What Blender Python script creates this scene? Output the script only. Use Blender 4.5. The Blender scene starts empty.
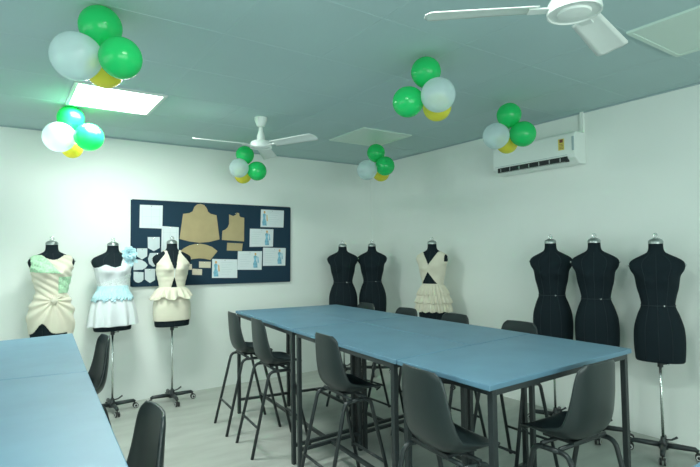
import bpy, math, random
from mathutils import Vector, Matrix
random.seed(7)
PI = math.pi
S = bpy.context.scene
C = S.collection

# ------------------------------------------------------------------ camera
cam_data = bpy.data.cameras.new('camera')
cam_data.sensor_width = 36.0
cam_data.lens = 36.0 * 506.8 / 700.0
cam_data.clip_start = 0.02
cam = bpy.data.objects.new('camera', cam_data)
C.objects.link(cam)
_r = Vector((0.82201377, -0.56927707, -0.01473009))
_f = Vector((0.56936395, 0.82109563, 0.0403319))
_u = _r.cross(_f)
cam.matrix_world = Matrix(((_r.x, _u.x, -_f.x, 0.0), (_r.y, _u.y, -_f.y, 0.0), (_r.z, _u.z, -_f.z, 1.4405), (0, 0, 0, 1)))
S.camera = cam

# ------------------------------------------------------------------ world, exposure
w = bpy.data.worlds.new('world')
S.world = w
w.use_nodes = True
w.node_tree.nodes['Background'].inputs[0].default_value = (0.72, 0.9, 0.9, 1)
w.node_tree.nodes['Background'].inputs[1].default_value = 0.6
S.view_settings.view_transform = 'Standard'
S.view_settings.look = 'None'
S.view_settings.gamma = 1.0
S.view_settings.use_curve_mapping = False
S.view_settings.exposure = 0.0
S.cycles.max_bounces = 10
S.cycles.diffuse_bounces = 6
S.cycles.transparent_max_bounces = 12
S.cycles.use_denoising = True

# ------------------------------------------------------------------ lights (the lit ceiling panel, plus unseen lamps added to brighten the room)
LIGHT_TINT = (0.93, 1.0, 0.95)
def area(name, loc, rot, sx, sy, power, col=LIGHT_TINT):
    l = bpy.data.lights.new(name, 'AREA')
    l.shape = 'RECTANGLE'; l.size = sx; l.size_y = sy; l.energy = power; l.color = col
    o = bpy.data.objects.new(name, l); o.location = loc; o.rotation_euler = rot
    C.objects.link(o)
    return o
area('panel_or_fill_lamp', (0.715, 4.125, 2.615), (0, 0, 0), .56, .56, 42)
area('panel_or_fill_lamp', (0.695, 1.075, 2.615), (0, 0, 0), .56, .56, 29)  # unseen lamp above the camera, added to even out the room light
area('added_fill_light', (-2.76, 2.2, 1.5), (0, -PI/2, 0), 1.4, 4.2, 32, (0.88, 0.99, 1.0))  # soft fill from the left, added for brightness; no window known there
area('added_fill_light', (0.5, -2.36, 1.5), (PI/2, 0, 0), 4.2, 1.4, 100, (0.89, 1.0, 0.97))  # big fill behind the camera, added to lift the corner and walls

# ------------------------------------------------------------------ materials
def mat(name, col, rough=0.6, metal=0.0, spec=0.5, noise=None, bump=None, emit=None, sheen=0, alpha=None):
    m = bpy.data.materials.new(name); m.use_nodes = True
    nt = m.node_tree; b = nt.nodes['Principled BSDF']
    b.inputs['Base Color'].default_value = (*col, 1)
    b.inputs['Roughness'].default_value = rough
    b.inputs['Metallic'].default_value = metal
    b.inputs['Specular IOR Level'].default_value = spec
    if sheen: b.inputs['Sheen Weight'].default_value = sheen
    if emit:
        b.inputs['Emission Color'].default_value = (*emit[0], 1); b.inputs['Emission Strength'].default_value = emit[1]
    tc = None
    if noise or bump:
        tc = nt.nodes.new('ShaderNodeTexCoord')
    if noise:   # (scale, amount, stretch)
        sc, am, st = noise
        mp = nt.nodes.new('ShaderNodeMapping'); mp.inputs['Scale'].default_value = st
        nz = nt.nodes.new('ShaderNodeTexNoise'); nz.inputs['Scale'].default_value = sc; nz.inputs['Detail'].default_value = 6
        rp = nt.nodes.new('ShaderNodeValToRGB')
        rp.color_ramp.elements[0].position = .3; rp.color_ramp.elements[1].position = .7
        rp.color_ramp.elements[0].color = (*[max(0, c*(1-am)) for c in col], 1)
        rp.color_ramp.elements[1].color = (*[min(1, c*(1+am)) for c in col], 1)
        nt.links.new(tc.outputs['Object'], mp.inputs[0]); nt.links.new(mp.outputs[0], nz.inputs['Vector'])
        nt.links.new(nz.outputs['Fac'], rp.inputs[0]); nt.links.new(rp.outputs[0], b.inputs['Base Color'])
    if bump:    # (scale, strength)
        n2 = nt.nodes.new('ShaderNodeTexNoise'); n2.inputs['Scale'].default_value = bump[0]; n2.inputs['Detail'].default_value = 4
        bp = nt.nodes.new('ShaderNodeBump'); bp.inputs['Strength'].default_value = bump[1]; bp.inputs['Distance'].default_value = .01
        nt.links.new(tc.outputs['Object'], n2.inputs['Vector']); nt.links.new(n2.outputs['Fac'], bp.inputs['Height'])
        nt.links.new(bp.outputs[0], b.inputs['Normal'])
    return m

M = {}
M['wall'] = mat('painted wall', (.825, .87, .83), .75, noise=(1.2, .015, (1, 1, 1)), bump=(60, .04))
M['ceiling'] = mat('ceiling board', (.45, .60, .60), .85, noise=(2.0, .02, (1, 1, 1)), bump=(90, .08))
M['grid'] = mat('ceiling grid', (.45, .60, .60), .6)
M['floor'] = mat('vinyl floor', (.44, .46, .42), .42, noise=(2.2, .13, (1, 3.0, 1)), bump=(30, .02))
M['desk'] = mat('blue laminate', (.112, .232, .322), .45, noise=(5, .07, (1, 1, 1)), bump=(14, .05))
M['steel'] = mat('black painted steel', (.022, .030, .032), .38)
M['shell'] = mat('dark grey plastic', (.017, .027, .028), .34, spec=.5)
M['form'] = mat('black jersey', (.006, .014, .019), .85, spec=.25, bump=(300, .1))
M['seam'] = mat('black seam tape', (.009, .019, .025), .7)
M['chrome'] = mat('chrome', (.72, .76, .74), .25, metal=1)
M['grey_metal'] = mat('brushed steel', (.38, .42, .41), .35, metal=.9)
M['caster'] = mat('black rubber', (.02, .02, .02), .5)
M['caster_hub'] = mat('pale caster hub', (.6, .62, .6), .4)
M['cream'] = mat('cream cotton', (.72, .68, .55), .85, noise=(8, .03, (1, 1, 1)), bump=(120, .06), sheen=.2)
M['white_cloth'] = mat('white satin', (.70, .74, .76), .6, sheen=.2)
M['lace'] = mat('white lace', (.74, .80, .82), .8, noise=(90, .25, (1, 1, 1)), bump=(90, .6))
M['green_cloth'] = mat('green brocade', (.46, .72, .48), .7, noise=(60, .3, (1, 1, 1)))
M['blue_cloth'] = mat('pale blue tulle', (.50, .75, .82), .8, noise=(14, .16, (1, 1, 1)))
M['navy'] = mat('navy felt', (.006, .032, .060), .9, bump=(200, .1))
M['kraft'] = mat('brown kraft paper', (.45, .36, .19), .8, noise=(10, .05, (1, 1, 1)))
M['paper'] = mat('white paper', (.72, .78, .80), .8)
M['paper2'] = mat('pale cloth sample', (.62, .70, .72), .8)
M['ink'] = mat('pencil lines', (.55, .63, .66), .9)
M['sk_blue'] = mat('blue watercolour', (.22, .48, .62), .9, noise=(30, .3, (1, 1, 1)))
M['sk_skin'] = mat('ochre watercolour', (.70, .42, .18), .9)
M['white_plastic'] = mat('white plastic', (.80, .86, .82), .35)
M['dark_slot'] = mat('dark air slot', (.012, .016, .018), .6)
M['silver'] = mat('silver strip', (.35, .45, .48), .3)
M['fan_white'] = mat('white enamel', (.78, .84, .80), .35)
M['frame_white'] = mat('panel frame', (.66, .74, .70), .5)
M['panel_off'] = mat('unlit diffuser', (.62, .76, .68), .4)
M['panel_on'] = mat('lit diffuser', (1, 1, 1), .5, emit=((.88, 1, .96), 9))
M['yellow_sticker'] = mat('yellow label', (.72, .60, .12), .5)
M['red_ink'] = mat('dark red print', (.20, .05, .03), .5)
M['wood'] = mat('door paint', (.5, .55, .5), .5)

def balloon_mat(name, col, trans, emis=0):
    m = bpy.data.materials.new(name); m.use_nodes = True
    nt = m.node_tree; b = nt.nodes['Principled BSDF']; out = nt.nodes['Material Output']
    b.inputs['Base Color'].default_value = (*col, 1); b.inputs['Roughness'].default_value = .18
    b.inputs['Specular IOR Level'].default_value = .6
    tl = nt.nodes.new('ShaderNodeBsdfTranslucent'); tl.inputs[0].default_value = (*col, 1)
    mx = nt.nodes.new('ShaderNodeMixShader'); mx.inputs[0].default_value = .35
    nt.links.new(b.outputs[0], mx.inputs[1]); nt.links.new(tl.outputs[0], mx.inputs[2])
    tr = nt.nodes.new('ShaderNodeBsdfTransparent'); tr.inputs[0].default_value = (*[min(1, .35+c*.75) for c in col], 1)
    lw = nt.nodes.new('ShaderNodeLayerWeight'); lw.inputs[0].default_value = .35
    mr = nt.nodes.new('ShaderNodeMapRange')
    mr.inputs[1].default_value = 0; mr.inputs[2].default_value = 1; mr.inputs[3].default_value = trans; mr.inputs[4].default_value = 0
    nt.links.new(lw.outputs['Facing'], mr.inputs[0])
    m2 = nt.nodes.new('ShaderNodeMixShader')
    nt.links.new(mr.outputs[0], m2.inputs[0]); nt.links.new(mx.outputs[0], m2.inputs[1]); nt.links.new(tr.outputs[0], m2.inputs[2])
    nt.links.new(m2.outputs[0], out.inputs[0])
    return m
M['b_green'] = balloon_mat('green latex', (.03, .74, .22), .12)
M['b_white'] = balloon_mat('pearl white latex', (.76, .88, .90), .5)
M['b_yellow'] = balloon_mat('yellow latex', (.90, .84, .10), .15)

# ------------------------------------------------------------------ mesh builder
class MB:
    def __init__(s): s.v = []; s.f = []; s.m = []
    def face(s, idx, m=0): s.f.append(idx); s.m.append(m)
    def box(s, lo, hi, m=0, mtx=None):
        x0, y0, z0 = lo; x1, y1, z1 = hi; b = len(s.v)
        P = [(x0,y0,z0),(x1,y0,z0),(x1,y1,z0),(x0,y1,z0),(x0,y0,z1),(x1,y0,z1),(x1,y1,z1),(x0,y1,z1)]
        if mtx: P = [tuple(mtx @ Vector(p)) for p in P]
        s.v += P
        for q in ((0,3,2,1),(4,5,6,7),(0,1,5,4),(1,2,6,5),(2,3,7,6),(3,0,4,7)): s.face([b+i for i in q], m)
        return s
    def bar(s, a, b, wd, ht, m=0):
        a = Vector(a); b = Vector(b); d = (b-a); L = d.length; d.normalize()
        up = Vector((0,0,1)) if abs(d.z) < .9 else Vector((0,1,0))
        x = d.cross(up).normalized(); z = x.cross(d)
        mt = Matrix((( x.x,d.x,z.x,a.x),(x.y,d.y,z.y,a.y),(x.z,d.z,z.z,a.z),(0,0,0,1)))
        return s.box((-wd/2,0,-ht/2),(wd/2,L,ht/2), m, mt)
    def rings(s, R, m=0, closed=True, cap0=True, cap1=True):
        b = len(s.v); n = len(R[0])
        for r in R: s.v += [tuple(p) for p in r]
        for i in range(len(R)-1):
            for j in range(n if closed else n-1):
                k = (j+1) % n
                s.face([b+i*n+j, b+i*n+k, b+(i+1)*n+k, b+(i+1)*n+j], m)
        if cap0: s.face([b+j for j in range(n)][::-1], m)
        if cap1: s.face([b+(len(R)-1)*n+j for j in range(n)], m)
        return s
    def tube(s, path, r, n=10, m=0, cap=True):
        P = [Vector(p) for p in path]; R = []; prev = None
        for i, p in enumerate(P):
            t = (P[min(i+1, len(P)-1)]-P[max(i-1, 0)]).normalized()
            if prev is None:
                ref = Vector((0,0,1)) if abs(t.z) < .9 else Vector((1,0,0))
                x = t.cross(ref).normalized()
            else:
                x = (prev - t*prev.dot(t)).normalized()
            prev = x; y = t.cross(x)
            rr = r[i] if isinstance(r, (list, tuple)) else r
            R.append([p + x*math.cos(2*PI*k/n)*rr + y*math.sin(2*PI*k/n)*rr for k in range(n)])
        return s.rings(R, m, True, cap, cap)
    def lathe(s, prof, n=24, c=(0,0,0), m=0, axis='z'):
        R = []
        for r, h in prof:
            ring = []
            for k in range(n):
                a = 2*PI*k/n; x, y = r*math.cos(a), r*math.sin(a)
                p = (x, y, h) if axis == 'z' else ((h, x, y) if axis == 'x' else (y, h, x))
                ring.append((c[0]+p[0], c[1]+p[1], c[2]+p[2]))
            R.append(ring)
        return s.rings(R, m)
    def poly(s, pts, t, m=0, axis='y'):
        """flat outline (x, z) extruded along y from 0 to t"""
        b = len(s.v); n = len(pts)
        s.v += [(x, 0, z) for x, z in pts] + [(x, t, z) for x, z in pts]
        s.face(list(range(b, b+n)), m); s.face(list(range(b+n, b+2*n))[::-1], m)
        for i in range(n):
            j = (i+1) % n; s.face([b+i, b+n+i, b+n+j, b+j], m)
        return s
    def grid(s, fn, nu, nv, m=0, mask=None, closed=False):
        b = len(s.v); cu = nu if closed else nu+1
        for j in range(nv+1):
            for i in range(cu): s.v.append(tuple(fn(i/nu, j/nv)))
        for j in range(nv):
            for i in range(nu):
                if mask and not mask((i+.5)/nu, (j+.5)/nv): continue
                k = (i+1) % cu if closed else i+1
                s.face([b+j*cu+i, b+j*cu+k, b+(j+1)*cu+k, b+(j+1)*cu+i], m)
        return s
    def build(s, name, mats, parent=None, smooth=None, bevel=0, solid=0, sub=0, loc=None, rz=None):
        me = bpy.data.meshes.new(name)
        me.from_pydata(s.v, [], s.f)
        if not isinstance(mats, (list, tuple)): mats = [mats]
        for q in mats: me.materials.append(q)
        me.polygons.foreach_set('material_index', s.m)
        if smooth: me.polygons.foreach_set('use_smooth', [True]*len(s.f))
        me.validate(); me.update()
        import bmesh
        bm = bmesh.new(); bm.from_mesh(me)
        used = [v for v in bm.verts if not v.link_faces]
        if used: bmesh.ops.delete(bm, geom=used, context='VERTS')
        bmesh.ops.recalc_face_normals(bm, faces=bm.faces)
        bm.to_mesh(me); bm.free()
        if smooth and smooth is not True:
            me.set_sharp_from_angle(angle=math.radians(smooth))
        o = bpy.data.objects.new(name, me); C.objects.link(o)
        if parent: o.parent = parent
        if loc: o.location = loc
        if rz is not None: o.rotation_euler = (0, 0, rz)
        if solid:
            md = o.modifiers.new('thickness', 'SOLIDIFY'); md.thickness = solid; md.offset = 0
        if bevel:
            md = o.modifiers.new('bevel', 'BEVEL'); md.width = bevel; md.segments = 2; md.limit_method = 'ANGLE'; md.angle_limit = math.radians(40)
        if sub:
            md = o.modifiers.new('sub', 'SUBSURF'); md.levels = sub; md.render_levels = sub
        return o

def tag(o, label, cat, group=None, kind=None):
    o['label'] = label; o['category'] = cat
    if group: o['group'] = group
    if kind: o['kind'] = kind
    return o
def thing(name, label, cat, loc=(0,0,0), rz=0, group=None):
    o = bpy.data.objects.new(name, None); C.objects.link(o)
    o.empty_display_size = .1; o.location = loc; o.rotation_euler = (0, 0, rz)
    return tag(o, label, cat, group)
def copy_tree(o, parent=None):
    c = o.copy(); C.objects.link(c)
    if parent: c.parent = parent
    for ch in list(o.children): copy_tree(ch, c)
    return c
def structure(o): o['kind'] = 'structure'; return o

# ------------------------------------------------------------------ the room
XL, XR, YF, YB, ZC = -2.8, 4.152, -2.4, 5.474, 2.64
T = .12
structure(MB().box((XL-T, YF-T, -T), (XR+T, YB+T, 0)).build('floor', M['floor']))
structure(MB().box((XL-T, YF-T, ZC), (XR+T, YB+T, ZC+T)).build('ceiling', M['ceiling']))
structure(MB().box((XL-T, YB, 0), (XR+T, YB+T, ZC)).build('wall_back', M['wall']))
structure(MB().box((XR, YF, 0), (XR+T, YB, ZC)).build('wall_right', M['wall']))
structure(MB().box((XL, YF-T, 0), (XR, YF, ZC)).build('wall_front', M['wall']))
structure(MB().box((XL-T, YF, 0), (XL, YB, ZC)).build('wall_left', M['wall']))
# ceiling T-grid
g = MB()
P = .61
gx = [2.825+P*k for k in range(-9, 3)]; gy = [1.379+P*k for k in range(-6, 7)]
for x in gx:
    if XL < x < XR: g.box((x-.007, YF, ZC-.0012), (x+.007, YB, ZC))
for y in gy:
    if YF < y < YB: g.box((XL, y-.007, ZC-.0014), (XR, y+.007, ZC))
structure(g.build('trim_1', M['grid']))
# dark angle strip where ceiling meets the two visible walls
g = MB().box((XL, YB-.012, ZC-.012), (XR, YB, ZC-.0005)).box((XR-.012, YF, ZC-.012), (XR, YB-.012, ZC-.0005))
structure(g.build('trim_2', M['silver']))

# made-up window frames round the added fill lights, out of view
def added_window_frame(name, fx, fy, vert, half_w, z0, z1):
    g = MB(); a = .05
    def bx_(u0, u1, h0, h1):
        if vert: g.box((fx, fy+u0, h0), (fx+.05, fy+u1, h1))
        else: g.box((fx+u0, fy, h0), (fx+u1, fy+.05, h1))
    bx_(-half_w-a, half_w+a, z0-a, z0); bx_(-half_w-a, half_w+a, z1, z1+a)
    for u in (-half_w-a, half_w): bx_(u, u+a, z0, z1)
    structure(g.build(name, M['frame_white']))
added_window_frame('added_window_1', XL, 2.2, True, 2.1, .8, 2.2)
added_window_frame('added_window_2', .5, YF, False, 2.1, .8, 2.2)

# ------------------------------------------------------------------ ceiling light panels
def light_panel(x, y, on, label):
    t = thing('ceiling_light', label, 'ceiling light', (x, y, ZC), 0, 'square light panels in the ceiling')
    a, b = .305, .28
    f = MB()
    for lo, hi in (((-a,-a,-.014),(a,-b,-.0005)), ((-a,b,-.014),(a,a,-.0005)), ((-a,-b,-.014),(-b,b,-.0005)), ((b,-b,-.014),(a,b,-.0005))): f.box(lo, hi)
    f.build('frame', M['frame_white' if on else 'panel_off'], t)
    MB().box((-b,-b,-.010), (b,b,-.002)).build('diffuser', M['panel_on'] if on else M['panel_off'], t)
light_panel(.715, 4.125, True, 'bright lit square ceiling panel at the upper left, near the balloons')
light_panel(.695, 1.075, True, 'added unseen lit square ceiling panel above the camera')  # out of view, added as a housing for the fill lamp
light_panel(3.13, 4.125, False, 'unlit pale square ceiling panel near the corner where the walls meet')
light_panel(3.13, 1.074, False, 'unlit pale square ceiling panel at the upper right beside the fan blade')

# ------------------------------------------------------------------ ceiling fans
def fan(loc, angs, zb, label, blade_len):
    t = thing('ceiling_fan', label, 'ceiling fan', (loc[0], loc[1], ZC), 0, 'white ceiling fans')
    d = ZC - zb
    MB().lathe([(.001,0),(.055,0),(.056,-.02),(.034,-.075),(.016,-.085),(.001,-.085)], 24).build('canopy', M['fan_white'], t, smooth=35)
    MB().tube([(0,0,-.08),(0,0,-d+.05)], .011, 12).build('downrod', M['fan_white'], t, smooth=True)
    MB().lathe([(.001,-d+.15),(.018,-d+.15),(.020,-d+.12),(.034,-d+.075),(.036,-d+.04),(.080,-d+.03),(.092,-d+.012),(.096,-d-.018),(.095,-d-.027),(.090,-d-.027),(.088,-d-.022),(.060,-d-.023),(.056,-d-.030),(.001,-d-.040)], 40).build('motor', M['fan_white'], t, smooth=35)
    for a in angs:
        e = MB()
        e.box((.085, -.022, -d-.012), (.165, .022, -d-.006))
        br = e.build('blade_arm', M['fan_white'], t, bevel=.002); br.rotation_euler = (0, 0, a)
        def fn(u, v):
            x = .135 + u*(blade_len-.135)
            wd = .052 + .014*u
            if u > .93: wd *= math.sqrt(max(0, 1-((u-.93)/.07)**2))*.6+.4
            y = (v-.5)*2*wd
            return (x, y, -d-.003 - y*.22 - .004*(1-(2*v-1)**2)*-1)
        b = MB().grid(fn, 24, 6).build('blade', M['fan_white'], t, smooth=True, solid=.004); b.rotation_euler = (0, 0, a)
A0 = math.radians
fan((1.735, 1.03), (A0(139), A0(256), A0(14)), 2.34, 'large white ceiling fan at the top right edge, nearest the camera', .545)
fan((1.868, 4.034), (A0(176), A0(-66), A0(56)), 2.40, 'small distant white ceiling fan near the far wall', .58)

# ------------------------------------------------------------------ desks
DZ = .931
def quad_desk(q, z1, label, cat='table', group='blue-topped high tables', leg_skip=()):
    """q: four corners counter-clockwise (x, y)"""
    cx = sum(p[0] for p in q)/4; cy = sum(p[1] for p in q)/4
    t = thing('work_table', label, cat, (cx, cy, 0), 0, group)
    L = [Vector((p[0]-cx, p[1]-cy, 0)) for p in q]
    def inset(d):
        return [p - p.normalized()*d*1.3 for p in L]
    gpt = .003
    o = inset(gpt)
    m = MB(); b = 0
    m.v = [(p.x, p.y, z1-.024) for p in o] + [(p.x, p.y, z1) for p in o]
    for f in ((3,2,1,0),(4,5,6,7),(0,1,5,4),(1,2,6,5),(2,3,7,6),(3,0,4,7)): m.face(list(f))
    m.build('table_top', M['desk'], t, bevel=.004)
    i = inset(.040); fr = MB()
    for k in range(4):
        a, c = i[k], i[(k+1) % 4]
        fr.bar((a.x, a.y, z1-.024-.0125), (c.x, c.y, z1-.024-.0125), .026, .024)
    fr.build('frame', M['steel'], t)
    for k in range(4):
        p = i[k]
        MB().box((p.x-.0135, p.y-.0135, 0), (p.x+.0135, p.y+.0135, z1-.026)).build('leg', M['steel'], t, bevel=.002)
    # low stretchers: one across each short end and one down the middle
    e = [(i[k]-i[(k+1) % 4]).length for k in range(4)]
    pairs = [(0,1),(2,3)] if e[0] < e[1] else [(1,2),(3,0)]
    mids = []
    for a, c in pairs:
        s_ = MB().bar((i[a].x, i[a].y, .125), (i[c].x, i[c].y, .125), .022, .022); s_.build('stretcher', M['steel'], t)
        mids.append((i[a]+i[c])/2)
    MB().bar((mids[0].x, mids[0].y, .125), (mids[1].x, mids[1].y, .125), .022, .022).build('stretcher', M['steel'], t)
    return t
K = .8955
def k(p): return (p[0]*K, p[1]*K)
quad_desk([k((1.86,3.47)), k((2.48,3.485)), k((2.58,4.93)), k((2.02,5.02))], DZ, 'farthest blue high table of the long row, on the side with two stools')
quad_desk([k((2.48,3.485)), k((3.095,3.50)), k((3.15,4.84)), k((2.58,4.93))], DZ, 'farthest blue high table of the long row, on the side towards the right wall')
quad_desk([k((1.75,2.11)), k((2.39,2.155)), k((2.48,3.485)), k((1.86,3.47))], DZ, 'middle blue high table with the single stool at its left side')
quad_desk([k((2.39,2.155)), k((3.04,2.20)), k((3.095,3.50)), k((2.48,3.485))], DZ, 'middle blue high table on the side towards the right wall')
quad_desk([k((1.72,1.46)), k((3.01,1.50)), k((3.04,2.20)), k((1.75,2.11))], DZ, 'nearest blue high table set crosswise at the right end of the row')
# left pair of tables
quad_desk([(.337,2.571), (.421,3.930), (-.82,3.76), (-.90,2.76)], DZ, 'blue table at the left edge, the far one behind the seam', group='blue tables at the left edge')
quad_desk([(.250,1.00), (.337,2.571), (-.90,2.76), (-.96,1.08)], DZ, 'blue table at the left edge, the near one in the bottom corner', group='blue tables at the left edge')

quad_desk([(1.22,-.05), (2.44,-.05), (2.44,.575), (1.22,.541)], DZ, 'blue table of which only a pale corner shows at the bottom right edge', group='table cut off at the bottom right')

# ------------------------------------------------------------------ stools
def cr(pts, t):
    n = len(pts)-1; x = min(max(t, 0), 1)*n; i = min(int(x), n-1); f = x-i
    g_ = lambda j: pts[min(max(j, 0), n)]
    a, b, c, d = g_(i-1), g_(i), g_(i+1), g_(i+2)
    return tuple(.5*((2*b[q])+(-a[q]+c[q])*f+(2*a[q]-5*b[q]+4*c[q]-d[q])*f*f+(-a[q]+3*b[q]-3*c[q]+d[q])*f**3) for q in range(len(b)))
# y, z, halfwidth, edge rise (z), edge forward (y)
PROF = [(.198,.612,.112,.000,-.03),(.188,.631,.146,.010,-.01),(.135,.634,.164,.024,0),(.07,.626,.173,.040,0),(.00,.619,.177,.060,.008),
        (-.062,.630,.177,.062,.026),(-.098,.660,.176,.044,.042),(-.117,.710,.172,.020,.048),(-.127,.770,.164,.008,.044),(-.132,.830,.156,.002,.038),
        (-.136,.900,.145,-.002,.032),(-.139,.942,.132,-.004,.026),(-.140,.965,.104,-.004,.018)]
def shell_fn(u, v):
    y, z, hw, ez, ey = cr(PROF, v)
    s_ = (u-.5)*2
    e = abs(s_)**2.4
    return (hw*math.sin(s_*PI/2)*.5+hw*s_*.5, y+ey*e, z+ez*e)
def arc_path(pts, r, n=6):
    """polyline with rounded corners"""
    P_ = [Vector(p) for p in pts]; out = [P_[0]]
    for i in range(1, len(P_)-1):
        a, b, c = P_[i-1], P_[i], P_[i+1]
        d0 = (a-b).normalized(); d1 = (c-b).normalized()
        p0 = b+d0*r; p1 = b+d1*r
        for j in range(n+1):
            t = j/n; out.append(p0*(1-t)**2 + b*2*t*(1-t) + p1*t*t)
    out.append(P_[-1]); return out
def make_stool(label, group):
    t = thing('bar_stool', label, 'stool', group=group)
    MB().grid(shell_fn, 28, 56).build('seat_shell', M['shell'], t, smooth=True, solid=.009)
    R_ = .0115; zt = .590
    for s_ in (-1, 1):
        MB().tube([(s_*.166,-.045,zt),(s_*.166,.045,zt)], R_, 10).build('side_rail', M['steel'], t, smooth=True)
        for e in (-1, 1):
            pth = arc_path([(s_*.166, e*.040, zt), (s_*.168, e*.085, zt), (s_*.188, e*.226, 0)], .040)
            MB().tube(pth, R_, 12).build('leg', M['steel'], t, smooth=True)
    for y in (-.040, .050):
        MB().tube([(-.166,y,zt+.012),(.166,y,zt+.012)], .010, 8).build('cross_bar', M['steel'], t, smooth=True)
    MB().box((-.09,-.055,zt+.018),(.09,.10,zt+.030)).build('seat_mount', M['steel'], t)
    fz = .205; f = fz/zt; yy = .226+(.085-.226)*f; xx = .188-.020*f
    for e in (-1, 1):
        MB().tube([(-xx, e*yy, fz),(xx, e*yy, fz)], .009, 8).build('foot_rest', M['steel'], t, smooth=True)
    return t
STOOLS = [  # x, y, facing angle from +y, label, group
    (1.755, 4.11, -96, 'dark grey plastic bar stool at the far left end of the long table', 'stools along the near side of the long table'),
    (1.73, 3.56, -96, 'dark grey bar stool second from the far left end of the long table', 'stools along the near side of the long table'),
    (1.735, 2.60, -94, 'dark grey bar stool in front of the middle of the long table', 'stools along the near side of the long table'),
    (1.565, 1.58, -96, 'large dark grey bar stool at bottom centre, back towards the camera', 'stools along the near side of the long table'),
    (2.125, 1.325, -2, 'dark grey bar stool pushed under the right end of the long table', 'stools along the near side of the long table'),
    (2.80, 3.95, 90, 'stool back peeking over the table in front of the two corner dress forms', 'stools along the far side of the long table'),
    (2.80, 3.36, 90, 'stool back peeking over the table left of the ruffled dress', 'stools along the far side of the long table'),
    (2.80, 2.79, 90, 'stool back peeking over the table right of the ruffled dress', 'stools along the far side of the long table'),
    (2.80, 2.20, 90, 'stool back peeking over the table just left of the three right dress forms', 'stools along the far side of the long table'),
    (.415, 3.42, 92, 'grey stool tucked at the left table edge beside the blue and white dress', 'stools at the left tables'),
    (.285, 1.69, 90, 'grey stool whose curved back rises at the bottom left near the table edge', 'stools at the left tables'),
]
proto = None
for x, y, a, lab, grp in STOOLS:
    if proto is None: proto = make_stool(lab, grp); o = proto
    else: o = copy_tree(proto); tag(o, lab, 'stool', grp)
    o.location = (x, y, 0); o.rotation_euler = (0, 0, A0(a))

# ------------------------------------------------------------------ dress forms
TK = [(0,.176,.112,.118),(.06,.182,.117,.124),(.15,.185,.121,.134),(.24,.178,.118,.132),(.33,.151,.102,.106),(.40,.123,.088,.085),(.46,.131,.091,.084),
      (.53,.150,.100,.090),(.59,.160,.104,.095),(.625,.168,.101,.096),(.650,.186,.092,.092),(.680,.199,.080,.084),(.705,.200,.072,.076),(.726,.190,.064,.070),
      (.744,.166,.059,.065),(.762,.130,.054,.060),(.778,.095,.050,.056),(.793,.068,.048,.053),(.815,.056,.046,.050),(.862,.053,.045,.049)]
def tk(z):
    z = min(max(z, TK[0][0]), TK[-1][0])
    for i in range(len(TK)-1):
        if z <= TK[i+1][0]: break
    f = (z-TK[i][0])/(TK[i+1][0]-TK[i][0])
    a_ = TK[max(i-1,0)]; b_ = TK[i]; c_ = TK[i+1]; d_ = TK[min(i+2,len(TK)-1)]
    o = []
    for q in (1,2,3):
        m0 = (c_[q]-a_[q])/(c_[0]-a_[0])*(c_[0]-b_[0]); m1 = (d_[q]-b_[q])/(d_[0]-b_[0])*(c_[0]-b_[0])
        o.append((2*f**3-3*f*f+1)*b_[q]+(f**3-2*f*f+f)*m0+(-2*f**3+3*f*f)*c_[q]+(f**3-f*f)*m1)
    return o
def body(th, z, off=0.0):
    """th=0 is +x; front is -y at th=90 degrees"""
    a, df, db = tk(z)
    c, s_ = math.cos(th), math.sin(th)
    n = 2.25
    x = math.copysign(abs(c)**(2/n), c)*(a+off)
    y = -math.copysign(abs(s_)**(2/n), s_)*((df if s_ > 0 else db)+off)
    if s_ > 0:   # bust
        for bx in (-.072, .072):
            y -= .040*math.exp(-(((x-bx)/.052)**2+((z-.60)/.050)**2))
    else:        # seat
        y += .02*math.exp(-((z-.20)/.09)**2)*abs(s_)
    return Vector((x, y, z))
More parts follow.
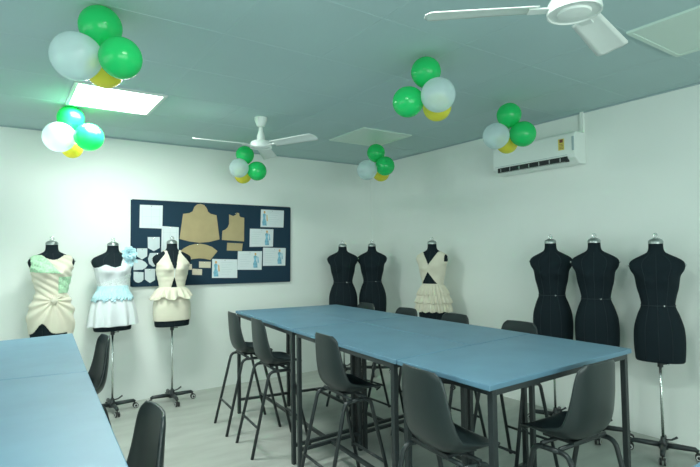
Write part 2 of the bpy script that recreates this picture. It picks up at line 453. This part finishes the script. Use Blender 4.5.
def make_form(z0, sxy, sz, label):
    t = thing('dress_form', label, 'mannequin', group='dress forms on wheeled stands')
    def fit(o): o.location = (0, 0, z0); o.scale = (sxy, sxy, sz); return o
    N, NZ = 56, 74
    R_ = [[body(2*PI*i/N, .862*j/NZ) for i in range(N)] for j in range(NZ+1)]
    R_.insert(0, [Vector((p.x*.965, p.y*.965, -.008)) for p in R_[0]])
    fit(MB().rings(R_).build('torso', M['form'], t, smooth=50))
    sm = MB()
    for th in (90, 62, 118, 270):
        sm.tube([body(A0(th), .01+.77*i/40, .0008) for i in range(41)], .0016, 5)
    fit(sm.build('seam', M['seam'], t, smooth=True))
    wp = [body(2*PI*i/48, .402, .001) for i in range(49)]
    fit(MB().tube(wp, .0035, 6).build('waist_tape', M['seam'], t, smooth=True))
    fit(MB().lathe([(.001,.858),(.055,.858),(.056,.874),(.048,.888),(.030,.897),(.014,.902),(.001,.903)], 24).build('neck_cap', M['grey_metal'], t, smooth=35))
    ring = [(.015*math.cos(2*PI*i/16), 0, .918+.015*math.sin(2*PI*i/16)) for i in range(17)]
    fit(MB().tube(ring, .0058, 8).build('hanging_ring', M['chrome'], t, smooth=True))
    for s_ in (-1, 1):
        fit(MB().lathe([(.001,0),(.009,0),(.010,s_*.006),(.006,s_*.012),(.001,s_*.013)], 14, (s_*.197,0,.70), axis='x').build('shoulder_knob', M['chrome'], t, smooth=40))
    p = body(A0(70), .402)
    fit(MB().lathe([(.001,0),(.005,0),(.005,-.004),(.001,-.005)], 14, (p.x, p.y, .402), axis='y').build('dial', M['chrome'], t, smooth=40))
    MB().tube([(0,0,.10),(0,0,z0)], .0095, 14).build('pole', M['chrome'], t, smooth=True)
    MB().lathe([(.001,z0-.05),(.018,z0-.05),(.018,z0-.006),(.001,z0-.006)], 16).build('pole_collar', M['steel'], t, smooth=35)
    MB().tube([(.015,0,z0-.03),(.055,-.006,z0-.028)], .005, 8).build('clamp_screw', M['chrome'], t, smooth=True)
    MB().lathe([(.001,.045),(.030,.045),(.030,.085),(.020,.10),(.015,.125),(.001,.125)], 20).build('stand_hub', M['steel'], t, smooth=35)
    MB().tube([(.014,0,.108),(.05,-.01,.116),(.085,-.015,.140)], [.006,.006,.008], 8).build('foot_lever', M['steel'], t, smooth=True)
    for a in (0, 90, 180, 270):
        c_, s_ = math.cos(A0(a)), math.sin(A0(a))
        def W(r, h): return (r*c_, r*s_, h)
        l = MB().tube([W(.02,.070), W(.12,.072), W(.185,.072), W(.20,.060)], [.019,.018,.016,.014], 10).build('stand_leg', M['steel'], t, smooth=True)
        wh = MB()
        px, py = -s_, c_
        ctr = (0.206*c_, .206*s_)
        wh.box((-.004,-.004,.03),(.004,.004,.064), 0, Matrix.Translation((.2*c_, .2*s_, 0)))
        def wheel(mb, off, r, wd, m):
            R2 = []
            for k_ in (-1, 1):
                R2.append([(ctr[0]+px*(off+k_*wd/2)+c_*r*math.cos(2*PI*q/18), ctr[1]+py*(off+k_*wd/2)+s_*r*math.cos(2*PI*q/18), .024+r*math.sin(2*PI*q/18)) for q in range(18)])
            mb.rings(R2, m)
        wheel(wh, -.012, .024, .013, 0); wheel(wh, .012, .024, .013, 0)
        wheel(wh, -.020, .018, .004, 1); wheel(wh, .020, .018, .004, 1); wheel(wh, -.0225, .011, .003, 0); wheel(wh, .0225, .011, .003, 0)
        wh.build('caster', [M['caster'], M['caster_hub']], l, smooth=40)
    return t

def place(o, x, y, a): o.location = (x, y, 0); o.rotation_euler = (0, 0, A0(a))
FORMS = {}
for key, x, y, z0, sxy, sz, a, lab in [
    ('F1', .385, 5.17, .765, .90, .925, 6, 'dress form at the far left wearing the cream and green draped dress'),
    ('F2', .888, 5.22, .765, .92, .915, 2, 'dress form on the left wall wearing the white and pale blue dress'),
    ('F3', 1.432, 5.21, .758, .93, .945, -2, 'dress form standing in front of the navy board'),
    ('F4', 3.41, 5.08, .730, .93, .93, -34, 'bare black dress form, left one of the pair in the corner'),
    ('F5', 3.74, 4.93, .730, .90, .93, -40, 'bare black dress form, right one of the pair in the corner'),
    ('F6', 3.86, 4.01, .715, .89, .955, -70, 'dress form on the right wall wearing the ruffled cream dress'),
    ('F7', 3.86, 2.575, .685, .86, .955, -66, 'bare black dress form, leftmost of the three by the right wall'),
    ('F8', 3.86, 2.19, .680, .86, .955, -66, 'bare black dress form, middle of the three by the right wall'),
    ('F9', 3.85, 1.73, .662, .86, .955, -68, 'bare black dress form nearest the right edge with its steel pole showing')]:
    o = make_form(z0, sxy, sz, lab); place(o, x, y, a); FORMS[key] = (x, y, z0, sxy, sz, a)

# ------------------------------------------------------------------ garments
def garment_root(name, label, key):
    x, y, z0, sxy, sz, a = FORMS[key]
    t = thing(name, label, 'dress', (x, y, z0), A0(a), 'sample dresses on the dress forms')
    t.scale = (sxy, sxy, sz)
    return t
def cloth(name, m, parent, z0, z1, off, keep=None, nu=150, nv=90, ext=None, thick=.004):
    """sheet wrapped round the form between z0 and z1; off(th, z, t) is the stand-off; ext(z) overrides the body section below it"""
    def fn(u, v):
        th = 2*PI*u; z = z0+(z1-z0)*v
        zz = max(z, ext) if ext is not None else z
        p = body(th, zz, off(th, z, v)); p.z = z
        return p
    def mask(u, v):
        if keep is None: return True
        th = 2*PI*u; z = z0+(z1-z0)*v; p = body(th, z)
        return keep(p.x, z, math.sin(th) > 0)
    return MB().grid(fn, nu, nv, 0, mask, closed=True).build(name, m, parent, smooth=True, solid=thick)

# F1: draped cream dress with green brocade panels
d = garment_root('draped_dress', 'cream draped sleeveless dress with green brocade patches and a gathered skirt', 'F1')
def keep1(x, z, front):
    ax = abs(x)
    if z > .762: return False
    if ax < .09 and z > (.715 if front else .735) + .045*(ax/.09)**2: return False
    if x < -.168 and z > .62: return False
    if x > .160 and z > .64: return False
    return True
def fold1(th, z, v):
    x = math.cos(th)*.15
    return .011 + .0052*math.sin((z*1.0 + x*.75)*95) * (1 if math.sin(th) > 0 else .3)
cloth('bodice', M['cream'], d, .36, .775, fold1, keep1)
def in_patch1(x, z, front): return front and keep1(x, z, front) and -.168 < x < -.075+(.762-z)*.70 and z > .605 - (x+.15)*.10
def in_patch2(x, z, front): return front and .035 < x < .15 and .40 < z < .555
cloth('shoulder_panel', M['green_cloth'], d, .50, .765, lambda th, z, v: fold1(th, z, v)*.6+.012, in_patch1, 200, 70, thick=.002)['label'] = 'green brocade shoulder panel'
cloth('waist_panel', M['green_cloth'], d, .38, .56, lambda th, z, v: fold1(th, z, v)*.6+.012, in_patch2, 200, 60, thick=.002)['label'] = 'green brocade waist panel'
def fold_s(th, z, v):
    x = math.cos(th)*.18; s_ = math.sin(th)
    zk, xk = .335, .0
    ang = math.atan2(x-xk, zk-z+.001); r = math.hypot(x-xk, z-zk)
    puff = .006*math.sin(PI*min(1, max(0, (.39-z)/.36)))**.8
    w_ = .010*math.sin(ang*13)*min(1, r/.08) if s_ > -.2 else .006*math.sin(th*16)
    return .009 + puff*(.5+.5*abs(math.cos(th))) + w_
def keep_s(x, z, front):
    lo = .03 + .10*math.exp(-((x+.09)/.05)**2) if front else .02
    if x > .12: lo = -.03
    return z > lo
cloth('skirt', M['cream'], d, -.03, .385, fold_s, keep_s, 180, 90, ext=.02)
kn = MB().lathe([(.001,-.03),(.018,-.028),(.030,-.012),(.033,0),(.030,.012),(.018,.028),(.001,.03)], 16, (0,-.125,.335), axis='x')
kn.build('knot', M['cream'], d, smooth=True)

# F2: white one-shoulder dress, pale blue waist tulle and flower
d = garment_root('cocktail_dress', 'white one-shoulder dress with pale blue tulle waist and a shoulder flower', 'F2')
def keep2(x, z, front):
    if x > .045 and z > .63:                       # strap on the form's left shoulder
        return x < .165 and x > .045+(z-.63)*.35 and z < .775
    top = .635 + .028*math.exp(-((abs(x)-.08)/.045)**2) if front else .64
    return z < top
cloth('bodice', M['white_cloth'], d, .38, .775, lambda th, z, v: .008+.001*math.sin(th*20), keep2, 200, 110)
cloth('lace_panel', M['lace'], d, .43, .59, lambda th, z, v: .013+.003*math.sin(th*37)*math.sin(z*240), lambda x, z, f: f and (x > -.05 or z < .50) and z < .50+.35*(x+.05), 160, 60)
def ruf2(th, z, v): t_ = 1-v; return .014+.022*math.sin(PI*t_*.70)+.004*math.sin(th*31+3*math.sin(z*60))*(.3+t_)
cloth('waist_tulle', M['blue_cloth'], d, .285, .45, ruf2, lambda x, z, f: z > .305+.014*math.sin(x*95)+.008*math.sin(x*230), 240, 50)['label'] = 'pale blue tulle at the waist'
cloth('skirt', M['white_cloth'], d, .045, .42, lambda th, z, v: .008+.038*(1-v)**1.1+.016*(1-v)*math.sin(th*11+.5), None, 200, 50, ext=.15)
fl = MB()
def petal(mb, c, a, tilt, L_, W_):
    ca, sa = math.cos(a), math.sin(a)
    def fn(u, v):
        r = v*L_; wd = W_*math.sin(PI*(.12+.8*v))*(u-.5)*2
        h = .35*tilt*r + 2.5*r*r*tilt + 6*wd*wd
        return (c[0]+ca*r-sa*wd, c[1]-h*1.0, c[2]+sa*r+ca*wd)
    mb.grid(fn, 6, 6)
for ly, (n_, L_, W_, ti) in enumerate(((9,.062,.026,.6),(7,.046,.022,1.4),(5,.030,.016,2.6))):
    for q in range(n_): petal(fl, (.140,-.070-.012*ly,.775), 2*PI*q/n_+ly*.4, ti, L_*1.25, W_*1.3)
fl.lathe([(.001,-.012),(.010,-.008),(.012,0),(.010,.008),(.001,.012)], 10, (.140,-.108,.775), axis='y')
for q, (dx, dz, aa) in enumerate(((.0,-.055,-1.2),(.02,-.07,-1.8),(-.02,-.06,-2.3),(.03,-.05,-.7))):
    petal(fl, (.150+dx,-.075,.765+dz), aa, .5, .055, .02)
fl.build('fabric_flower', M['blue_cloth'], d, smooth=True, solid=.0015)['label'] = 'pale blue fabric flower at the shoulder'

# F3: cream halter dress with peplum
d = garment_root('peplum_dress', 'cream halter dress with deep neckline and pleated peplum', 'F3')
def keep3(x, z, front):
    if not front: return z < .50
    ax = abs(x)
    if z > .585:
        inner = .008+(z-.585)*.26
        outer = .158-(z-.655)*.80 if z > .655 else .160
        return inner < ax < max(outer, inner+.022) and z < .79
    if .40 < z < .515 and ax < (.515-z)*.26: return False
    return True
cloth('halter_bodice', M['cream'], d, .37, .785, lambda th, z, v: .009+.0012*math.sin(z*120), keep3, 240, 120)
MB().tube([body(A0(90), .60-.10*i/8, .014) for i in range(9)], .004, 6).build('zip', M['white_plastic'], d, smooth=True)
def pep(th, z, v): t_ = 1-v; return .010+.062*t_**.8+.022*t_*math.sin(th*17+.6*math.sin(th*3))
cloth('peplum', M['cream'], d, .275, .40, pep, lambda x, z, f: z > .285+.02*math.sin(x*50), 240, 30, ext=.36)
cloth('skirt', M['cream'], d, .055, .39, lambda th, z, v: .007+.003*math.sin(z*60+th*4)*v, None, 120, 50)
MB().tube([body(PI+PI*i/20, .785, .006) for i in range(21)], .007, 6).build('neck_strap', M['cream'], d, smooth=True)

# F6: cream top with cutout and three ruffle tiers
d = garment_root('ruffled_dress', 'cream sleeveless dress with V neck, midriff cutout and three ruffle tiers', 'F6')
def keep6(x, z, front):
    ax = abs(x)
    if z > .772: return False
    if x < -.178 and z > .70: return True
    if ax > .17 and z > .66 and x > 0: return False
    if front:
        if z > .625 and ax < (z-.625)*.66: return False
        if .412 < z < .548 and abs(x+.008) < (.548-z)*.70: return False
    elif z > .74 and ax < .08: return False
    return True
cloth('bodice', M['cream'], d, .38, .775, lambda th, z, v: .009+.001*math.sin(z*90+th*3), keep6, 240, 130)
for q, (zt_, zb_, fl_) in enumerate(((.40,.28,.018),(.31,.19,.024),(.22,.095,.028))):
    ph = q*1.3
    def tier(th, z, v, fl_=fl_, ph=ph):
        t_ = 1-v; return .012+fl_*t_**.7+.013*(.25+t_)*math.sin(th*25+ph+1.2*math.sin(th*4+ph))
    o = cloth('ruffle_tier', M['cream'], d, zb_, zt_, tier, lambda x, z, f, zb_=zb_: z > zb_+.008+.006*math.sin(x*90), 260, 26, ext=.10)

# ------------------------------------------------------------------ pin board and what is pinned on it
BY = YB-.022
bx = thing('pin_board', 'navy blue pin board hung on the left wall', 'board', (2.0, BY, 1.58))
def sh(pts, cx, cz): return [(a-cx, b-cz) for a, b in pts]
bq = [(1.106,2.022),(2.897,2.013),(2.884,1.122),(1.103,1.145)]
MB().poly(sh(bq, 2.0, 1.58), .020).build('felt_panel', M['navy'], bx)
fr = MB()
for i in range(4):
    a, b_ = bq[i], bq[(i+1) % 4]
    fr.bar((a[0]-2.0, .008, a[1]-1.58), (b_[0]-2.0, .008, b_[1]-1.58), .026, .010)
fr.build('frame', M['navy'], bx)
PAPERS = [
 ('paper_sheet','paper','blank white square sheet at the top left of the navy board','paper',[(1.178,1.974),(1.404,1.975),(1.399,1.733),(1.174,1.738)]),
 ('paper_sheet','paper','tall white sheet pinned behind the halter dress','paper',[(1.394,1.760),(1.568,1.750),(1.565,1.409),(1.386,1.413)]),
 ('pocket_sample','paper2','pale pocket sample highest in the left group on the board','paper2',[(1.254,1.644),(1.373,1.645),(1.373,1.533),(1.314,1.499),(1.256,1.533)]),
 ('pocket_sample','paper2','small pale pocket sample at the left edge of the board above the rounded one','paper2',[(1.150,1.529),(1.251,1.528),(1.249,1.447),(1.199,1.416),(1.150,1.448)]),
 ('collar_sample','paper2','pale curved collar sample beside the halter dress','paper2',[(1.275,1.481),(1.386,1.479),(1.386,1.455),(1.335,1.43),(1.325,1.39),(1.345,1.35),(1.309,1.338),(1.268,1.37),(1.257,1.42)]),
 ('cuff_sample','paper2','pale sample with a rounded right end at the left edge of the board','paper2',[(1.118,1.418),(1.190,1.413),(1.232,1.388),(1.254,1.357),(1.235,1.33),(1.204,1.312),(1.118,1.309)]),
 ('pocket_sample','paper2','pale rounded pocket sample at the lower left corner of the board','paper2',[(1.119,1.294),(1.214,1.285),(1.214,1.210),(1.195,1.190),(1.165,1.180),(1.138,1.190),(1.119,1.215)]),
 ('pocket_sample','paper2','pale pointed pocket sample at the board bottom, right of the corner one','paper2',[(1.226,1.319),(1.327,1.316),(1.327,1.202),(1.277,1.173),(1.227,1.212)]),
 ('sleeve_pattern','kraft','large brown paper sleeve pattern with a domed top','kraft',[(1.614,1.894),(1.680,1.905),(1.716,1.925),(1.735,1.975),(1.765,2.002),(1.805,2.010),(1.845,1.998),(1.871,1.965),(1.885,1.928),(1.915,1.905),(1.981,1.891),(2.015,1.624),(1.90,1.595),(1.790,1.586),(1.68,1.600),(1.576,1.627)]),
 ('bodice_pattern','kraft','brown paper bodice pattern with a scooped armhole','kraft',[(2.127,1.905),(2.150,1.897),(2.175,1.888),(2.209,1.905),(2.218,1.928),(2.246,1.923),(2.249,1.895),(2.262,1.88),(2.308,1.872),(2.303,1.601),(2.042,1.618),(2.048,1.720),(2.085,1.735),(2.111,1.762),(2.127,1.80)]),
 ('waistband_pattern','kraft','brown paper pattern curved like a fan below the sleeve pattern','kraft',[(1.576,1.491),(1.625,1.530),(1.680,1.558),(1.740,1.572),(1.800,1.576),(1.860,1.565),(1.930,1.540),(1.991,1.493),(1.909,1.397),(1.845,1.412),(1.784,1.417),(1.72,1.412),(1.657,1.398)]),
 ('pattern_label','kraft','brown paper rectangle pinned under the bodice pattern','kraft',[(2.104,1.586),(2.287,1.578),(2.277,1.493),(2.098,1.500)]),
 ('note_card','kraft','largest of the small beige note cards below the fan-shaped pattern','kraft2',[(1.784,1.383),(1.915,1.378),(1.912,1.310),(1.784,1.317)]),
 ('note_card','kraft','lowest small beige note card below the fan-shaped pattern','kraft2',[(1.712,1.307),(1.818,1.299),(1.815,1.235),(1.709,1.242)]),
 ('note_card','kraft','narrow beige note card beside the halter dress','kraft2',[(1.657,1.358),(1.706,1.357),(1.706,1.297),(1.657,1.298)]),
]
M['kraft2'] = mat('beige card', (.66, .60, .46), .8)
def centroid(q): return sum(p[0] for p in q)/len(q), sum(p[1] for p in q)/len(q)
PY = BY-.0032
for nm, _, lab, mt, q in PAPERS:
    cx, cz = centroid(q)
    t = thing(nm, lab, 'paper' if mt in ('paper', 'kraft2') else 'pattern', (cx, PY, cz), 0, 'pieces pinned on the navy board')
    MB().poly(sh(q, cx, cz), .002).build('sheet', M[mt], t)
    top = max(p[1] for p in q); txs = [p[0] for p in q if p[1] > top-.03]; tx = sum(txs)/len(txs)
    MB().lathe([(.001,0),(.004,0),(.005,-.004),(.001,-.006)], 10, (tx-cx, 0, top-.012-cz), axis='y').build('pin', M['chrome'], t)
    if nm == 'paper_sheet':
        ln = MB(); w_ = (max(p[0] for p in q)-min(p[0] for p in q))*.8; h_ = (top-min(p[1] for p in q))*.8
        for f in (-.5, 0, .5): ln.box((f*w_*.9-.001,-.0004,-h_/2), (f*w_*.9+.001,-.0001,h_/2))
        for f in (-.4, 0, .4): ln.box((-w_/2,-.0004,f*h_-.001), (w_/2,-.0001,f*h_+.001))
        ln.build('pencil_grid', M['ink'], t)
SK = [('top right coloured sketch sheet on the board, highest of five', [(2.516,1.977),(2.815,1.973),(2.806,1.769),(2.508,1.770)], 0),
      ('second coloured sketch sheet from the top on the board', [(2.376,1.749),(2.673,1.745),(2.665,1.541),(2.369,1.539)], 1),
      ('coloured sketch sheet at the right edge of the board, below the top two', [(2.539,1.530),(2.834,1.522),(2.825,1.313),(2.534,1.317)], 1),
      ('coloured sketch sheet between the lowest one and the right edge one', [(2.228,1.490),(2.525,1.488),(2.517,1.272),(2.221,1.281)], 1),
      ('lowest coloured sketch sheet on the board, nearest its bottom edge', [(1.930,1.408),(2.221,1.397),(2.217,1.189),(1.926,1.200)], 0)]
for lab, q, left in SK:
    cx, cz = centroid(q)
    t = thing('sketch_sheet', lab, 'drawing', (cx, PY-.0022, cz), 0, 'coloured sketch sheets on the board')
    MB().poly(sh(q, cx, cz), .002).build('sheet', M['paper'], t)
    fx = -.105 if left == 0 else .065
    MB().poly([(fx-.022,-.085),(fx+.03,-.085),(fx+.024,-.03),(fx+.012,.0),(fx+.022,.045),(fx,.06),(fx-.02,.045),(fx-.012,.0),(fx-.026,-.04)], -.0006).build('dress_sketch', M['sk_blue'], t)
    MB().poly([(fx+.012*math.cos(a_*PI/6)+.004, .072+.016*math.sin(a_*PI/6)) for a_ in range(12)], -.0006).build('head_sketch', M['sk_skin'], t)
    MB().poly([(fx+.03,-.03),(fx+.045,-.03),(fx+.04,.04),(fx+.028,.045)], -.0006).build('colour_swatch', M['sk_skin' if left == 0 else 'sk_blue'], t)
    ln = MB(); x0 = -.04 if left == 0 else -.12
    for r in range(6): ln.box((x0, -.0006, .065-.026*r), (x0+.13-.02*(r % 3), -.0001, .068-.026*r))
    ln.build('handwriting', M['ink'], t)
    MB().lathe([(.001,0),(.004,0),(.005,-.004),(.001,-.006)], 10, (0, 0, .088), axis='y').build('pin', M['chrome'], t)

# ------------------------------------------------------------------ split air conditioner
ac = thing('air_conditioner', 'white split air conditioner high on the right wall', 'air conditioner', (XR, 2.83, 2.32))
H = .43
pr = [(0,-.135),(0,.135),(-.150,.135),(-.166,.120),(-.170,.06),(-.172,-.055),(-.162,-.088),(-.105,-.135)]
m = MB(); ra = [(x, -H, z) for x, z in pr]; rb = [(x, H, z) for x, z in pr]
m.rings([ra, rb]).build('casing', M['white_plastic'], ac, bevel=.008)
sl = MB().bar((-0.1570,-.36,-.096), (-0.1570,.37,-.096), .036, .044).build('air_slot', M['dark_slot'], ac)
lv = MB()
for q in range(7): lv.box((-0.1775, -.30+q*.105, -.112), (-0.1650, -.292+q*.105, -.080))
lv.box((-0.1810,-.34,-.1215), (-0.1630,.36,-.1185))
lv.build('louvre', M['grey_metal'], ac)
MB().box((-0.1740,-.36,-.062), (-0.1715,.40,-.059)).build('panel_seam', M['silver'], ac)
st = MB().box((-0.1732,-.335,-.012), (-0.1715,-.280,.085)).build('energy_label', M['yellow_sticker'], ac)
st['label'] = 'yellow energy label with dark red print'
pr_ = MB(); 
for q in range(4): pr_.box((-0.1738,-.328,.000+q*.012), (-0.1733,-.290,.004+q*.012))
pr_.box((-0.1738,-.325,.052), (-0.1733,-.293,.080))
pr_.build('print', M['red_ink'], st)
MB().box((-0.1732,-.425,-.03), (-0.1715,-.405,.09)).build('display_strip', M['silver'], ac)
tag(MB().box((XR-.022, 2.405, 2.455), (XR, 2.435, ZC)).build('cable_trunk', M['wall'], bevel=.002), 'white cable trunk from the ceiling to the air conditioner', 'cable trunk')

# ------------------------------------------------------------------ balloons
def balloon(c, r, col, label, grp, toward, string=False):
    t = thing('balloon', label, 'balloon', c, 0, grp)
    cv = Vector(c); d = (Vector(toward)-cv)
    d = d.normalized() if d.length > 1e-4 else Vector((0, 0, 1))
    prof = []
    for i in range(25):
        a = PI*i/24
        x = -math.cos(a)*r; rr = math.sin(a)*r
        if x > 0: x *= 1.06; rr *= 1-.05*(x/r)
        prof.append((max(rr, .0012), x))
    o = MB().lathe(prof, 32).build('skin', M[col], t, smooth=True)
    o.rotation_mode = 'QUATERNION'; o.rotation_quaternion = d.to_track_quat('Z', 'Y')
    kn_ = MB().lathe([(.002, r*1.05), (.004, r*1.07), (.0025, r*1.09), (.008, r*1.15), (.001, r*1.145)], 12).build('knot', M[col], t, smooth=True)
    kn_.rotation_mode = 'QUATERNION'; kn_.rotation_quaternion = d.to_track_quat('Z', 'Y')
    if string:
        MB().tube([(0,0,r*.97), (0,0,ZC-c[2]-.0005)], .0012, 6).build('string', M['b_white'], t)
CL = [
 ('in the largest cluster at the top left', [(0.390,2.640,2.547,0.098),(0.455,2.502,2.364,0.095),(0.284,2.612,2.372,0.110),(0.427,2.749,2.379,0.090)]),
 ('in the second cluster, just below the lit panel', [(0.460,4.531,2.548,0.100),(0.566,4.347,2.376,0.106),(0.372,4.448,2.373,0.115),(0.477,4.605,2.327,0.081)]),
 ('in the cluster in front of the far fan', [(2.065,4.847,2.470,0.092),(2.163,4.772,2.302,0.097),(1.973,4.783,2.319,0.096),(2.090,4.960,2.281,0.089)]),
 ('in the cluster near the corner of the room', [(3.276,4.219,2.506,0.095),(3.304,4.106,2.352,0.100),(3.119,4.173,2.305,0.104),(3.382,4.273,2.308,0.091)]),
 ('in the large cluster at the top centre', [(2.111,2.214,2.532,0.090),(2.027,2.287,2.355,0.093),(2.108,2.113,2.365,0.101),(2.246,2.263,2.351,0.088)]),
 ('in the cluster beside the air conditioner', [(3.249,2.493,2.501,0.093),(3.299,2.407,2.341,0.097),(3.112,2.512,2.324,0.099),(3.332,2.583,2.308,0.084)]),
]
for where, bs in CL:
    mid = [sum(b_[q] for b_ in bs)/4 for q in range(3)]
    grp = 'balloons ' + where
    for (x, y, z, r), col, nm in zip(bs, ('b_green', 'b_green', 'b_white', 'b_yellow'), ('upper green', 'lower green', 'pale translucent white', 'yellow')):
        balloon((x, y, z), r, col, nm + ' balloon ' + where, grp, mid, nm == 'upper green')
